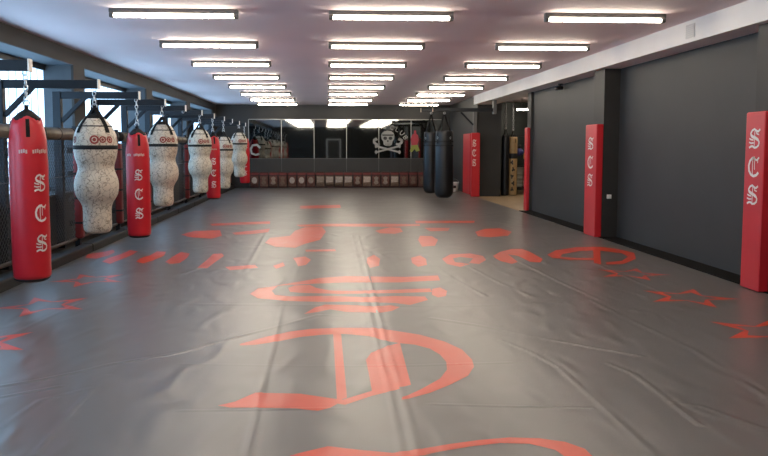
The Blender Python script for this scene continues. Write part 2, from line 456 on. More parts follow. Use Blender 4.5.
# --- old-English capitals as broad-nib strokes in a unit box: (points, width)
GLYPH = {
 'S': [([(0.98, 0.98), (0.80, 0.86), (0.62, 0.92), (0.46, 1.0), (0.26, 0.93), (0.14, 0.78), (0.18, 0.64)], 0.10),
       ([(0.18, 0.66), (0.36, 0.58), (0.60, 0.52), (0.82, 0.42)], 0.15),
       ([(0.82, 0.44), (0.92, 0.30), (0.88, 0.14), (0.70, 0.03), (0.50, 0.01), (0.32, 0.10), (0.14, 0.06), (0.02, 0.0)], 0.10),
       ([(0.52, 0.97), (0.50, 0.72), (0.50, 0.30), (0.48, 0.04)], 0.05),
       ([(0.02, 0.50), (0.20, 0.44), (0.40, 0.42)], 0.07),
       ([(0.0, 0.30), (0.20, 0.25), (0.44, 0.27)], 0.07),
       ([(0.64, 0.90), (0.70, 0.74), (0.90, 0.70)], 0.06)],
 'C': [([(0.60, 0.97), (0.36, 0.95), (0.16, 0.80), (0.06, 0.55), (0.10, 0.28), (0.28, 0.08), (0.52, 0.0), (0.78, 0.06), (0.96, 0.20)], 0.13),
       ([(0.46, 0.98), (0.62, 0.90), (0.76, 0.84), (0.86, 0.90), (0.98, 1.0)], 0.09),
       ([(0.42, 0.94), (0.40, 0.60), (0.42, 0.08)], 0.055),
       ([(0.60, 0.86), (0.58, 0.60), (0.60, 0.34)], 0.05),
       ([(0.88, 0.92), (0.86, 0.70)], 0.05)],
 'L': [([(0.15, 1.0), (0.15, 0.0)], 0.2), ([(0.1, 0.06), (0.9, 0.06)], 0.16)],
 'U': [([(0.1, 1.0), (0.1, 0.3), (0.3, 0.05), (0.7, 0.05), (0.9, 0.3), (0.9, 1.0)], 0.18)],
 'B': [([(0.12, 1.0), (0.12, 0.0)], 0.2), ([(0.1, 0.94), (0.6, 0.94), (0.8, 0.75), (0.6, 0.52), (0.1, 0.52)], 0.15),
       ([(0.6, 0.52), (0.9, 0.3), (0.65, 0.06), (0.1, 0.06)], 0.15)],
 'c': [([(0.9, 0.85), (0.6, 1.0), (0.2, 0.85), (0.05, 0.5), (0.2, 0.15), (0.6, 0.0), (0.9, 0.15)], 0.17)],
}

def add_strokes(bm, strokes, fmap, sub=3, nib=True):
    for pts, w in strokes:
        P = []
        for (a, b) in zip(pts, pts[1:]):
            for k in range(sub):
                t = k / sub
                P.append((a[0] + (b[0] - a[0]) * t, a[1] + (b[1] - a[1]) * t))
        P.append(pts[-1])
        L, R = [], []
        for i, p in enumerate(P):
            q0, q1 = P[max(i - 1, 0)], P[min(i + 1, len(P) - 1)]
            dx, dy = q1[0] - q0[0], q1[1] - q0[1]
            d = math.hypot(dx, dy) or 1
            nx, ny = -dy / d, dx / d
            h = w * 0.54
            L.append(bm.verts.new(fmap(p[0] + nx * h, p[1] + ny * h)))
            R.append(bm.verts.new(fmap(p[0] - nx * h, p[1] - ny * h)))
        for i in range(len(P) - 1):
            bm.faces.new((L[i], L[i + 1], R[i + 1], R[i]))

def flat_letter(name, ch, fmap, m, parent, thick_vec=None):
    bm = bmesh.new()
    add_strokes(bm, GLYPH[ch], fmap)
    return bm_obj(name, bm, m, parent)

# ------------------------------------------------------------------ THE SETTING
XL, XR, YB, YF, ZC = -4.12, 4.93, 28.07, -3.0, 3.12
sbox('floor', XL - 0.9, 9.0, YF - 0.2, YB + 0.3, -0.35, -0.06, mat('concrete', (0.10, 0.10, 0.10), 0.8))
sbox('ceiling', XL - 0.9, 9.0, YF - 0.2, YB + 0.3, ZC, ZC + 0.2, M_ceiling)
wall_back = sbox('wall_back', XL - 0.9, 9.0, YB, YB + 0.25, -0.06, ZC, M_wall_back)
sbox('wall_rear', XL - 0.9, XR + 0.3, YF - 0.2, YF, -0.06, ZC, M_wall)
YE = 17.55      # where the long right wall ends
wall_right = sbox('wall_right', XR, XR + 0.25, YF, YE, -0.06, ZC, M_wall)
beam = sbox('trim_1', 4.55, XR + 0.25, YF, 22.90, 2.85, ZC, M_beam)
tag(beam, 'long white painted ceiling beam above the right wall')
# pillars standing proud of the right wall
for i, (y0, y1) in enumerate(((7.50, 7.86), (12.30, 12.78), (2.7, 3.15))):
    sbox('trim_%d' % (i + 2), 4.66, XR, y0, y1, -0.06, 2.85, M_pillar)
sbox('trim_5', XR - 0.06, XR + 0.25, YE, YE + 0.30, -0.06, 2.85, M_wall)
sbox('baseboard_right', 4.62, XR, YF, YE, -0.06, 0.012, mat('matt_black', (0.008, 0.008, 0.008), 0.9, 0.1))
# rear block on the right and the side room behind it
sbox('wall_block', 4.66, 5.42, 22.90, YB, -0.06, ZC, M_wall)
sbox('wall_block_beam', 4.66, 5.42, 22.84, 22.90, 2.66, 2.85, M_pillar)
sbox('floor_side_room', 4.60, 8.8, YE, YB, -0.06, -0.004, M_tanfloor)
sbox('wall_side_far', 5.42, 8.8, 26.2, 26.4, -0.06, ZC, M_green)
sbox('wall_side_right', 8.8, 9.0, YE - 0.2, YB, -0.06, ZC, M_wall)
sbox('wall_side_near', XR + 0.25, 8.8, YE - 0.2, YE, -0.06, ZC, M_wall)

# left wall: band over the windows, wall under the sills, pillars, deep reveals
XG = -4.60
wins = [(-1.7, 2.68), (3.24, 7.57), (8.13, 12.45), (13.01, 17.345), (17.94, 22.25), (22.83, 27.15)]
SILL, HEAD = 0.80, 2.88
sbox('wall_left_band', XG - 0.2, XL, YF, YB, HEAD, ZC, M_wall_left)
sbox('wall_left_sill', XG - 0.2, XL, YF, YB, -0.06, SILL, M_wall_left)
edges = [YF] + [v for w in wins for v in w] + [YB]
for i in range(0, len(edges), 2):
    y0, y1 = edges[i], edges[i + 1]
    p = struct(bpy.data.objects.new('wall_left_pillar', None)); link(p)
    box('pillar_face', XL - 0.04, XL, y0, y1, SILL, HEAD, M_wall_left, p)
    box('pillar_reveal', XG - 0.2, XL - 0.04, y0, y1, SILL, HEAD, M_jamb, p)
for i, (y0, y1) in enumerate(wins):
    w = struct(bpy.data.objects.new('window_%d' % (i + 1), None)); link(w)
    # sloping reveal lining under the band
    box('head_lining', XG - 0.02, XL - 0.002, y0, y1, HEAD - 0.012, HEAD - 0.001, M_jamb, w)
    box('frame_rail', XG - 0.06, XG + 0.03, y0, y1, HEAD - 0.10, HEAD - 0.013, M_frame, w)
    box('frame_rail', XG - 0.06, XG + 0.03, y0, y1, SILL, SILL + 0.06, M_frame, w)
    box('sill_board', XG - 0.06, XL + 0.03, y0, y1, SILL, SILL + 0.025, M_frame, w)
    n = 16
    wd = (y1 - y0) / n
    for k in range(n):
        a, b = y0 + k * wd, y0 + (k + 1) * wd
        bm = bmesh.new()
        # U-shaped channel: a web and two short flanges turned outward
        prof = [(XG - 0.045, a + 0.006), (XG, a + 0.008), (XG, b - 0.008), (XG - 0.045, b - 0.006)]
        lo = [bm.verts.new((x, y, SILL + 0.05)) for x, y in prof]
        hi = [bm.verts.new((x, y, HEAD - 0.09)) for x, y in prof]
        for q in range(3):
            bm.faces.new((lo[q], lo[q + 1], hi[q + 1], hi[q]))
        bm_obj('glass_plank', bm, M_glass, w)
        if k:
            box('glass_joint', XG - 0.012, XG + 0.002, a - 0.014, a + 0.014, SILL + 0.05, HEAD - 0.09, M_joint, w)

# ------------------------------------------------------------------ MAT COVER with folds and printed marks
MX0, MX1, MY0, MY1 = -3.52, 4.62, YF + 0.02, 28.0
xs = np.arange(MX0, MX1 + 1e-6, 0.02)
ys = [MY0]
while ys[-1] < MY1:
    y = ys[-1]
    d = 0.25 if y < 2.8 else min(max(0.0007 * y * y, 0.012), 0.35)
    ys.append(min(y + d, MY1))
ys = np.array(ys)

def heights(X, Y):
    Z = 0.0015 * np.sin(X * 2.1 + 0.7 * np.sin(Y * 0.9)) * np.sin(Y * 1.3 + X)
    for pts, amp, sig in FOLDS:
        best = np.full(X.shape, 1e9)
        for (ax, ay), (bx, by) in zip(pts, pts[1:]):
            dx, dy = bx - ax, by - ay
            L2 = dx * dx + dy * dy
            t = np.clip(((X - ax) * dx + (Y - ay) * dy) / L2, 0, 1)
            best = np.minimum(best, np.hypot(X - ax - t * dx, Y - ay - t * dy))
        sg = sig * 0.70
        a_ = amp * 1.05 * (0.62 + 0.38 * np.sin(X * 5.1 + Y * 3.3 + len(pts)) * np.sin(X * 2.3 - Y * 4.1))
        Z = Z + a_ * np.exp(-(best / sg) ** 2) - 0.3 * a_ * np.exp(-((best - 2.2 * sg) / sg) ** 2)
    return Z

XX, YY = np.meshgrid(xs, ys)
ZZ = heights(XX, YY)
ny, nx = XX.shape
co = np.stack([XX, YY, ZZ], -1).reshape(-1, 3)
idx = np.arange(ny * nx).reshape(ny, nx)
quads = np.stack([idx[:-1, :-1], idx[:-1, 1:], idx[1:, 1:], idx[1:, :-1]], -1).reshape(-1, 4)
me = bpy.data.meshes.new('mat_cover')
me.vertices.add(len(co)); me.vertices.foreach_set('co', co.ravel())
me.loops.add(quads.size); me.loops.foreach_set('vertex_index', quads.ravel())
me.polygons.add(len(quads)); me.polygons.foreach_set('loop_start', np.arange(0, quads.size, 4))
me.update(); me.validate()
me.polygons.foreach_set('use_smooth', np.ones(len(quads), dtype=bool))
me.materials.append(M_vinyl)
mat_root = thing('floor_mat', 'grey vinyl training mat cover with red printed letters and stars', 'mat', (0, 0, 0))
link(bpy.data.objects.new('mat_cover', me), mat_root)
box('mat_core', MX0, MX1, MY0, MY1, -0.058, -0.012, M_black, mat_root)

def mat_z(x, y):
    i = min(max(int(np.searchsorted(ys, y) - 1), 0), ny - 2)
    j = min(max(int((x - MX0) / 0.02), 0), nx - 2)
    u = (x - xs[j]) / (xs[j + 1] - xs[j]); v = (y - ys[i]) / (ys[i + 1] - ys[i])
    return (ZZ[i, j] * (1 - u) * (1 - v) + ZZ[i, j + 1] * u * (1 - v) + ZZ[i + 1, j] * (1 - u) * v + ZZ[i + 1, j + 1] * u * v)

def print_on_mat(name, polys):
    bm = bmesh.new()
    for poly in polys:
        bm.faces.new([bm.verts.new((x, y, 0)) for x, y in poly])
    bmesh.ops.triangulate(bm, faces=bm.faces[:])
    X0 = min(v.co.x for v in bm.verts); X1 = max(v.co.x for v in bm.verts)
    Y0 = min(v.co.y for v in bm.verts); Y1 = max(v.co.y for v in bm.verts)
    near = Y1 < 11
    if near:
        for x in xs[(xs > X0) & (xs < X1)][::1 if Y1 < 8 else 2]:
            bmesh.ops.bisect_plane(bm, geom=bm.verts[:] + bm.edges[:] + bm.faces[:], plane_co=(x, 0, 0), plane_no=(1, 0, 0))
        for y in ys[(ys > Y0) & (ys < Y1)]:
            bmesh.ops.bisect_plane(bm, geom=bm.verts[:] + bm.edges[:] + bm.faces[:], plane_co=(0, y, 0), plane_no=(0, 1, 0))
    lift = 0.0012 if near else 0.004
    for v in bm.verts:
        v.co.z = mat_z(v.co.x, v.co.y) + lift
    for f in bm.faces:
        if f.normal.z < 0: f.normal_flip()
    me = bpy.data.meshes.new(name)
    bm.normal_update()
    for f in bm.faces:
        f.smooth = True
        if f.normal.z < 0: f.normal_flip()
    bm.to_mesh(me); bm.free()
    me.materials.append(M_vinyl_red)
    return link(bpy.data.objects.new(name, me), mat_root)

for k, grp in enumerate(PRINT_GROUPS):
    print_on_mat('printed_letter', [PRINTS[i] for i in grp])

def star_polys(cx, cy, R, base, w=0.55):
    outer, inner = [], []
    for k in range(10):
        a = base + k * PI / 5
        r = R if k % 2 == 0 else R * 0.40
        outer.append((cx + r * math.cos(a), cy + r * math.sin(a)))
        inner.append((cx + r * w * math.cos(a) * (1.0 if k % 2 == 0 else 1.5), cy + r * w * math.sin(a) * (1.0 if k % 2 == 0 else 1.5)))
    return [[outer[k], outer[(k + 1) % 10], inner[(k + 1) % 10], inner[k]] for k in range(10)]
for (cx, cy, R, b) in ((3.70, 7.30, 0.50, -14), (3.69, 8.71, 0.46, -13), (3.69, 5.88, 0.50, -14),
                       (-2.76, 8.68, 0.46, 194), (-2.76, 7.27, 0.48, 193), (-2.76, 5.86, 0.48, 194)):
    print_on_mat('printed_star', star_polys(cx, cy, R, math.radians(b)))

# ------------------------------------------------------------------ CEILING LIGHTS
def make_light():
    t = thing('ceiling_light', 'x', 'light')
    L = 0.73
    hs = box('housing', -L, L, -0.042, 0.042, 0.030, 0.08, M_fixture, t, 0.006)
    bm = bmesh.new()
    prof = [(0.031 * math.cos(a), 0.004 + 0.021 * math.sin(a)) for a in [2 * PI * (k + 0.5) / 8 for k in range(8)]]
    A = [bm.verts.new((-L + 0.05, y, z)) for y, z in prof]
    B = [bm.verts.new((L - 0.05, y, z)) for y, z in prof]
    for k in range(len(prof)):
        bm.faces.new((A[k], A[(k + 1) % 8], B[(k + 1) % 8], B[k]))
    bm.faces.new(A); bm.faces.new(list(reversed(B)))
    bm_obj('tube_diffuser', bm, M_lamp, t)
    for s in (-1, 1):
        box('end_cap', s * (L - 0.025) - 0.025, s * (L - 0.025) + 0.025, -0.038, 0.038, -0.022, 0.032, M_fixture, hs, 0.01)
    return t
colx = (-1.75, 0.76, 3.31)
rows = [8.78 + 2.56 * i for i in range(8)]
colname = ('column nearest the windows', 'middle column', 'column beside the white beam')
order = ('first', 'second', 'third', 'fourth', 'fifth', 'sixth', 'seventh', 'eighth')
proto = make_light()
first = True
for ci, x in enumerate(colx):
    for ri, y in enumerate(rows):
        o = proto if first else copy_tree(proto)
        first = False
        o.location = (x, y, ZC - 0.08)
        tag(o, 'lit ceiling batten, %s from the front in the %s' % (order[ri], colname[ci]), 'light', 'fluorescent battens in three columns')
for ci, x in enumerate(colx):         # the same rows carry on over the camera
    for ri, y in enumerate((6.22, 3.66, 1.10)):
        o = copy_tree(proto)
        o.location = (x, y, ZC - 0.08)
        tag(o, 'lit ceiling batten over the viewer, %s row back in the %s' % (order[ri], colname[ci]), 'light', 'fluorescent battens in three columns')

# ------------------------------------------------------------------ BRACKETS
def make_bracket():
    t = thing('bag_bracket', 'x', 'bracket')
    # origin: floor under the wall post; arm runs towards +x
    box('post', -0.06, 0.06, -0.05, 0.05, 0.0, 2.37, M_steel, t, 0.006)
    am = box('arm', 0.06, 1.21, -0.035, 0.035, 2.265, 2.37, M_steel, t, 0.005)
    bm = bmesh.new()
    R = Matrix.Translation((0.06, 0, 1.93)) @ Matrix.Rotation(-math.radians(45), 4, 'Y')
    add_box(bm, 0.0, 0.50, -0.028, 0.028, -0.03, 0.03, 0.004, R)
    bm_obj('brace', bm, M_steel, t)
    box('end_cap', 1.21, 1.225, -0.045, 0.045, 2.255, 2.38, M_pale, am, 0.003)
    pts = [(1.165 + 0.022 * math.cos(a), 0, 2.245 + 0.025 * math.sin(a)) for a in [2 * PI * k / 10 for k in range(10)]]
    tube('eye_bolt', pts, 0.006, M_chain, am, 6, True)
    return t
bracket_y = [7.35, 9.50, 11.50, 13.30, 15.20, 17.15, 19.0, 20.85, 22.60, 24.40, 26.20]
pb = make_bracket()
bk_desc = ['wall bracket holding the nearest red bag', 'wall bracket holding the nearest cream torso bag', 'wall bracket holding the second red bag',
           'wall bracket holding the second cream torso bag', 'empty wall bracket between two cream torso bags', 'wall bracket holding the third cream torso bag',
           'wall bracket holding the third red bag', 'wall bracket holding the fourth cream torso bag', 'empty wall bracket next before the last cream torso bag',
           'wall bracket holding the farthest cream torso bag', 'wall bracket holding the farthest red bag']
for i, y in enumerate(bracket_y):
    o = pb if i == 0 else copy_tree(pb)
    o.location = (-4.055, y, 0.0)
    tag(o, 'dark steel ' + bk_desc[i], 'bracket', 'steel bag brackets along the windows')

# ------------------------------------------------------------------ PUNCH BAGS
def chain(parent, z0, z1, link_len=0.075, r=0.006, y=0.0):
    bm = bmesh.new()
    n = max(1, int(round((z1 - z0) / (link_len * 0.72))))
    step = (z1 - z0) / n
    h = step * 0.66
    w = h * 0.55
    for k in range(n):
        zc = z0 + step * (k + 0.5)
        pts = []
        for q in range(10):
            a = 2 * PI * q / 10
            u, v = w * math.cos(a), h * math.sin(a)
            pts.append((u, 0, zc + v) if k % 2 == 0 else (0, u, zc + v))
        add_tube(bm, pts, r, 5, True)
    return bm_obj('chain', bm, M_chain, parent, True)

def cyl_letter(name, ch, prof, zc, size_w, size_h, ang, m, parent, off=0.003):
    bm = bmesh.new()
    def f(u, v):
        z = zc + (v - 0.5) * size_h
        r = prof_r(prof, z) + off
        a = ang + (u - 0.5) * size_w / r
        return (r * math.cos(a), r * math.sin(a), z)
    add_strokes(bm, GLYPH[ch], f, 4)
    return bm_obj(name, bm, m, parent)

def straps(parent, r0, z0, ztop, n=4, w=0.035, hang=0.12, m=None, ang0=0.4, prof=None):
    for k in range(n):
        a = ang0 + 2 * PI * k / n
        ca, sa = math.cos(a), math.sin(a)
        bm = bmesh.new()
        pts = [(0.015, ztop), (r0 * 0.55, z0 + (ztop - z0) * 0.45), (r0 + 0.006, z0)]
        if prof is not None:
            pts += [(prof_r(prof, z0 - hang * q) + 0.007, z0 - hang * q) for q in (0.35, 0.7, 1.0)]
        for th in (0.0, 0.006):
            pass
        L, R_ = [], []
        for (r, z) in pts:
            for lst, s in ((L, 1), (R_, -1)):
                lst.append(bm.verts.new((r * ca - s * w * 0.5 * sa, r * sa + s * w * 0.5 * ca, z)))
        for i in range(len(pts) - 1):
            bm.faces.new((L[i], L[i + 1], R_[i + 1], R_[i]))
        bmesh.ops.solidify(bm, geom=bm.faces[:], thickness=0.005)
        bm_obj('strap', bm, m or M_strap, parent)

def ring(parent, z, r=0.03, m=None):
    pts = [(r * math.cos(2 * PI * k / 14), 0, z + r * math.sin(2 * PI * k / 14)) for k in range(14)]
    tube('ring', pts, 0.007, m or M_chain, parent, 6, True)

ARM_EYE = 2.225
def red_bag(y, x, zb, ang, label):
    t = thing('red_punch_bag', label, 'punch bag', (x, y, zb), 0, 'red SCS punch bags')
    pts = [(0.02, 0.0), (0.14, 0.004), (0.178, 0.03), (0.192, 0.09), (0.194, 0.4), (0.194, 0.8), (0.194, 1.15), (0.190, 1.32), (0.178, 1.44), (0.162, 1.52), (0.142, 1.565)]
    prof = [(r_ * 0.90, z_) for r_, z_ in smooth_prof(pts, 4)]
    def fn(r, z, a):
        k = max(0.0, (z - 1.25) / 0.33)
        lump = 0.0022 * math.sin(z * 26 + 2 * math.sin(a)) * math.sin(3 * a + z * 3)
        return r * (1 + 0.06 * k * k * math.cos(4 * a + 1.3)) + lump, z + 0.03 * k * k * math.cos(4 * (a - 0.4))
    body = lathe('bag_body', prof, M_redbag, t, 36, fn)
    lathe('crown', [(0.128, 1.55), (0.115, 1.585), (0.06, 1.635), (0.02, 1.66)], M_strap, t, 24)
    lathe('base_cap', [(0.05, -0.008), (0.135, -0.004), (0.162, 0.018), (0.166, 0.026)], M_black, t, 28)
    straps(t, 0.130, 1.56, 1.70, 4, 0.035, 0.17, prof=prof)
    ring(t, 1.715)
    chain(t, 1.735, ARM_EYE + 0.005 - zb)
    for ch, zc in zip('SCS', (0.955, 0.665, 0.375)):
        cyl_letter('printed_letter', ch, prof, zc, 0.12, 0.155, ang, M_white, body)
    # pale band of small worn lettering under the crown
    bm = bmesh.new()
    for s in range(14):
        if s in (4, 5): continue
        a0 = ang - 1.05 + s * 0.115
        z0 = 1.235 + 0.004 * (s % 3)
        vv = []
        for aa, zz in ((a0, z0), (a0 + 0.085, z0), (a0 + 0.085, z0 + 0.035), (a0, z0 + 0.035)):
            r = prof_r(prof, zz) + 0.005
            vv.append(bm.verts.new((r * math.cos(aa), r * math.sin(aa), zz)))
        bm.faces.new(vv)
    bm_obj('worn_band', bm, mat('worn_print', (0.62, 0.42, 0.38), 0.6), body)
    return t

red_bag(7.35, -2.885, 0.243, -PI / 2 + 0.95, 'red SCS punch bag hanging nearest the viewer on the left')
red_bag(11.50, -2.885, 0.165, -PI / 2 + 0.28, 'red SCS punch bag between the two nearest cream torso bags')
red_bag(19.0, -2.885, 0.225, -PI / 2 + 0.2, 'red SCS punch bag squeezed between the third and fourth cream torso bags')
red_bag(26.2, -2.885, 0.26, -PI / 2 + 0.2, 'farthest red SCS punch bag beside the mirror wall')

def torso_bag(y, x, zb, label, sc=1.0):
    t = thing('torso_punch_bag', label, 'punch bag', (x, y, zb), 0, 'cream torso punch bags')
    pts = [(0.02, 0.0), (0.12, 0.004), (0.168, 0.03), (0.186, 0.10), (0.186, 0.28), (0.198, 0.36), (0.232, 0.42), (0.270, 0.48), (0.290, 0.57), (0.281, 0.68),
           (0.240, 0.79), (0.240, 0.86), (0.268, 0.95), (0.286, 1.065), (0.280, 1.19), (0.250, 1.285), (0.205, 1.365), (0.160, 1.42), (0.12, 1.445)]
    prof = smooth_prof(pts, 4)
    prof = [(r_ * 0.92, z_) for r_, z_ in prof]
    body = lathe('bag_body', prof, M_torso, t, 36)
    bl = [(prof_r(prof, z) + 0.004, z) for z in (1.055, 1.07, 1.09, 1.105)]
    bl = [(bl[0][0] - 0.004, 1.055)] + bl + [(bl[-1][0] - 0.004, 1.105)]
    lathe('belt', bl, M_strap, body, 36)
    sm = [(prof_r(prof, z) + 0.003, z) for z in (1.335, 1.35)]
    lathe('seam', sm, M_strap, body, 36)
    straps(t, 0.145, 1.42, 1.58, 4, 0.06, 0.16, ang0=PI / 4 + 0.15, prof=prof)
    lathe('crown', [(0.125, 1.44), (0.09, 1.475), (0.02, 1.50)], M_strap, t, 20)
    ring(t, 1.595)
    if ARM_EYE - zb > 1.66:
        chain(t, 1.615, ARM_EYE + 0.005 - zb)
    # round red emblems and dark figures around the shoulder
    for k, a in enumerate((-PI / 2 - 0.85, -PI / 2 + 0.25, -PI / 2 + 0.62, -PI / 2 + 0.98, -PI / 2 + 1.7)):
        bm = bmesh.new()
        zc, rr = 1.175, 0.042 if k != 1 else 0.055
        def f(u, v):
            z = zc + v
            r = prof_r(prof, z) + 0.003
            return (r * math.cos(a + u / r), r * math.sin(a + u / r), z)
        N = 18
        for rad0, rad1 in ((0.0, 0.4), (0.6, 1.0)):
            for q in range(N):
                a0, a1 = 2 * PI * q / N, 2 * PI * (q + 1) / N
                P = [(rad0, a0), (rad1, a0), (rad1, a1), (rad0, a1)] if rad0 else [(rad1, a0), (rad1, a1), (0.0, 0)]
                bm.faces.new([bm.verts.new(f(rr * p * math.cos(b), rr * p * math.sin(b))) for p, b in P])
        bm_obj('emblem', bm, mat('emblem_red', (0.26, 0.03, 0.025), 0.5), body)
    return t
torso_bag(9.50, -2.90, 0.455, 'cream torso punch bag nearest the viewer, beside the first red bag')
torso_bag(13.30, -2.90, 0.49, 'cream torso punch bag, second from the viewer, behind a red bag')
torso_bag(17.15, -2.90, 0.49, 'cream torso punch bag, third from the viewer, half overlapping a red bag')
torso_bag(20.85, -2.87, 0.38, 'cream torso punch bag, fourth from the viewer, just right of a red bag')
torso_bag(24.40, -2.86, 0.56, 'farthest cream torso punch bag beside the mirror wall')

# ------------------------------------------------------------------ CAGE FENCE in front of the windows
FX = -3.66
posts_y = [6.85, 8.95, 11.05, 13.15, 15.25, 17.35, 19.45, 21.55, 23.65, 25.75, 27.85]
def make_post():
    t = thing('cage_post', 'x', 'post')
    box('steel_post', -0.035, 0.035, -0.035, 0.035, -0.06, 1.84, M_steel, t)
    bm = bmesh.new()
    add_box(bm, -0.03, 0.085, -0.075, 0.075, 0.20, 1.60, 0.03, None, 3)
    rp = bm_obj('red_pad', bm, M_maroon, t, False)
    for z in (0.42, 0.78, 1.14, 1.48):
        bm = bmesh.new()
        add_box(bm, -0.05, 0.092, -0.08, 0.08, z, z + 0.03, 0.006)
        for s in (-1, 1):
            add_box(bm, -0.10, -0.05, s * 0.045 - 0.012, s * 0.045 + 0.012, z - 0.03, z + 0.05)
        bm_obj('tie', bm, M_strap, rp)
    return t
pp = make_post()
near = ('nearest', 'second', 'third', 'fourth', 'fifth', 'sixth', 'seventh', 'eighth', 'ninth', 'tenth', 'eleventh')
for i, y in enumerate(posts_y):
    o = pp if i == 0 else copy_tree(pp)
    o.location = (FX, y, 0)
    tag(o, 'cage post with maroon tied padding by the windows, %s from the viewer' % near[i], 'post', 'cage posts by the windows')

def make_panel(w):
    t = thing('cage_fence', 'x', 'fence')
    h0, h1 = 0.22, 1.66
    bm = bmesh.new()
    p = 0.075
    H = h1 - h0
    k = -int(H / p) - 1
    r = 0.0028
    for sgn in (1, -1):
        for q in range(-int(H / p), int(w / p) + 1):
            a = q * p
            # line z-h0 = (y-a) for sgn=1 ; mirrored for sgn=-1
            y0, y1 = max(a, 0), min(a + H, w)
            if y1 - y0 < 0.02: continue
            z0, z1 = h0 + (y0 - a), h0 + (y1 - a)
            Y0, Y1 = (y0, y1) if sgn == 1 else (w - y0, w - y1)
            vs4 = []
            for (yy, zz) in ((Y0, z0), (Y1, z1)):
                vs4.append([bm.verts.new((dx, yy + dy, zz + dz)) for dx, dy, dz in ((r, 0, 0), (-r, -r * sgn, r), (-r, r * sgn, -r))])
            for c in range(3):
                bm.faces.new((vs4[0][c], vs4[0][(c + 1) % 3], vs4[1][(c + 1) % 3], vs4[1][c]))
    wm = bm_obj('wire_mesh', bm, M_wire, t)
    wm['kind'] = 'stuff'
    tube('bottom_rail', [(0, 0.0, 0.20), (0, w, 0.20)], 0.025, mat('brown_rail', (0.07, 0.055, 0.045), 0.45), t, 10)
    tube('cable', [(0.02, 0.0, 1.13), (0.02, w, 1.13)], 0.005, M_wire, t, 6)
    # padded top rail: tan sleeve with black ends
    bm = bmesh.new()
    add_tube(bm, [(0, 0.12, 1.72), (0, w * 0.5, 1.715), (0, w - 0.12, 1.72)], 0.085, 14)
    tp = bm_obj('top_pad', bm, M_gold, t, True)
    for a, b in ((0.02, 0.14), (w - 0.14, w - 0.02)):
        tube('pad_sleeve', [(0, a, 1.72), (0, b, 1.72)], 0.089, M_strap, tp, 14)
    for yy in (w * 0.35, w * 0.65):
        tube('pad_tie', [(0, yy - 0.012, 1.718), (0, yy + 0.012, 1.718)], 0.0875, M_strap, tp, 14)
    return t
pn = make_panel(1.90)
for i, y in enumerate(posts_y[:-1]):
    o = pn if i == 0 else copy_tree(pn)
    o.location = (FX, y + 0.10, 0)
    tag(o, 'wire cage panel with tan padded top rail, %s from the viewer' % near[i], 'fence', 'cage panels by the windows')

t = thing('padded_curb', 'low black padded curb along the left edge of the mat', 'curb', (FX + 0.13, 0, 0))
for i, y in enumerate(posts_y[:-1]):
    box('curb_section', -0.08, 0.08, y + 0.004, y + 2.096, -0.05, 0.12, M_black, t, 0.02)
# ------------------------------------------------------------------ RED CORNER PADS
def wall_pad(label, x0, x1, y0, y1, z1, letters=True, ry=0.0, lz=(1.58, 1.28, 0.98), front=False):
    t = thing('pillar_pad', label, 'pad', ((x0 + x1) / 2, (y0 + y1) / 2, 0.0), 0, 'tall red pillar pads')
    hx, hy = (x1 - x0) / 2, (y1 - y0) / 2
    pb_ = box('pad_body', -hx, hx, -hy, hy, 0.006, z1, M_red, t, 0.012, 3)
    box('pad_top_cap', -hx + 0.012, hx - 0.012, -hy + 0.012, hy - 0.012, z1 - 0.004, z1 + 0.004, M_red, t)
    if letters:
        w, h = min(hy * 1.15, 0.26), 0.20
        for ch, zc in zip('SCS', lz):
            def f(u, v):
                if front:
                    return ((u - 0.5) * 0.12 - 0.05, -hy - 0.002, zc + (v - 0.5) * h)
                return (-hx - 0.002, (0.5 - u) * w, zc + (v - 0.5) * h)
            flat_letter('printed_letter', ch, f, M_white, pb_)
    return t
wall_pad('tall red SCS pad on the pillar at the right edge of the photo', 4.55, 4.658, 7.49, 7.84, 1.91, True, lz=(1.63, 1.33, 1.03))
wall_pad('tall red SCS pad on the pillar in the middle of the right wall', 4.54, 4.658, 12.29, 12.83, 1.92, True, lz=(1.60, 1.28, 0.97))
wall_pad('red pad on the end of the right wall by the side room', 4.80, 4.869, 17.58, 17.84, 2.0, False)

# ------------------------------------------------------------------ RIGHT-HAND BAG GALLOWS
M_gpost = mat('grey_post', (0.12, 0.12, 0.12), 0.5)
def gallows(px_, py_, xtip, za, xbag, z0, z1, label):
    t = thing('bag_gallows', label, 'bracket', (px_, py_, z0), 0, 'bag gallows at the back right')
    box('post', -0.05, 0.05, -0.05, 0.05, 0.0, z1 - z0, M_gpost, t, 0.006)
    am = box('arm', xtip - px_, -0.05, -0.04, 0.04, za - z0, za + 0.10 - z0, M_steel, t, 0.005)
    if z0 < 1:
        bm = bmesh.new()
        R = Matrix.Translation((-0.05, 0, za - 0.40 - z0)) @ Matrix.Rotation(-math.radians(135), 4, 'Y')
        add_box(bm, 0.0, 0.56, -0.028, 0.028, -0.028, 0.028, 0.004, R)
        bm_obj('brace', bm, M_steel, t)
    box('end_cap', xtip - px_ - 0.014, xtip - px_, -0.045, 0.045, za - 0.01 - z0, za + 0.11 - z0, mat('wood_cap', (0.42, 0.34, 0.25), 0.6), am)
    pts = [(xbag - px_ + 0.02 * math.cos(a), 0, za - 0.02 - z0 + 0.025 * math.sin(a)) for a in [2 * PI * k / 10 for k in range(10)]]
    tube('eye_bolt', pts, 0.007, M_chain, am, 6, True)
    return t
gallows(4.68, 20.60, 2.95, 2.52, 3.27, 2.46, 2.85, 'steel arm under the white beam carrying the front black bag')
gallows(4.57, 22.82, 2.90, 2.62, 3.21, -0.05, 2.74, 'steel post and arm carrying the rear black bag')
wall_pad('red pad on the corner of the grey block behind the black bags', 4.44, 4.70, 22.60, 22.765, 1.97, True, lz=(1.66, 1.36, 1.06), front=True)
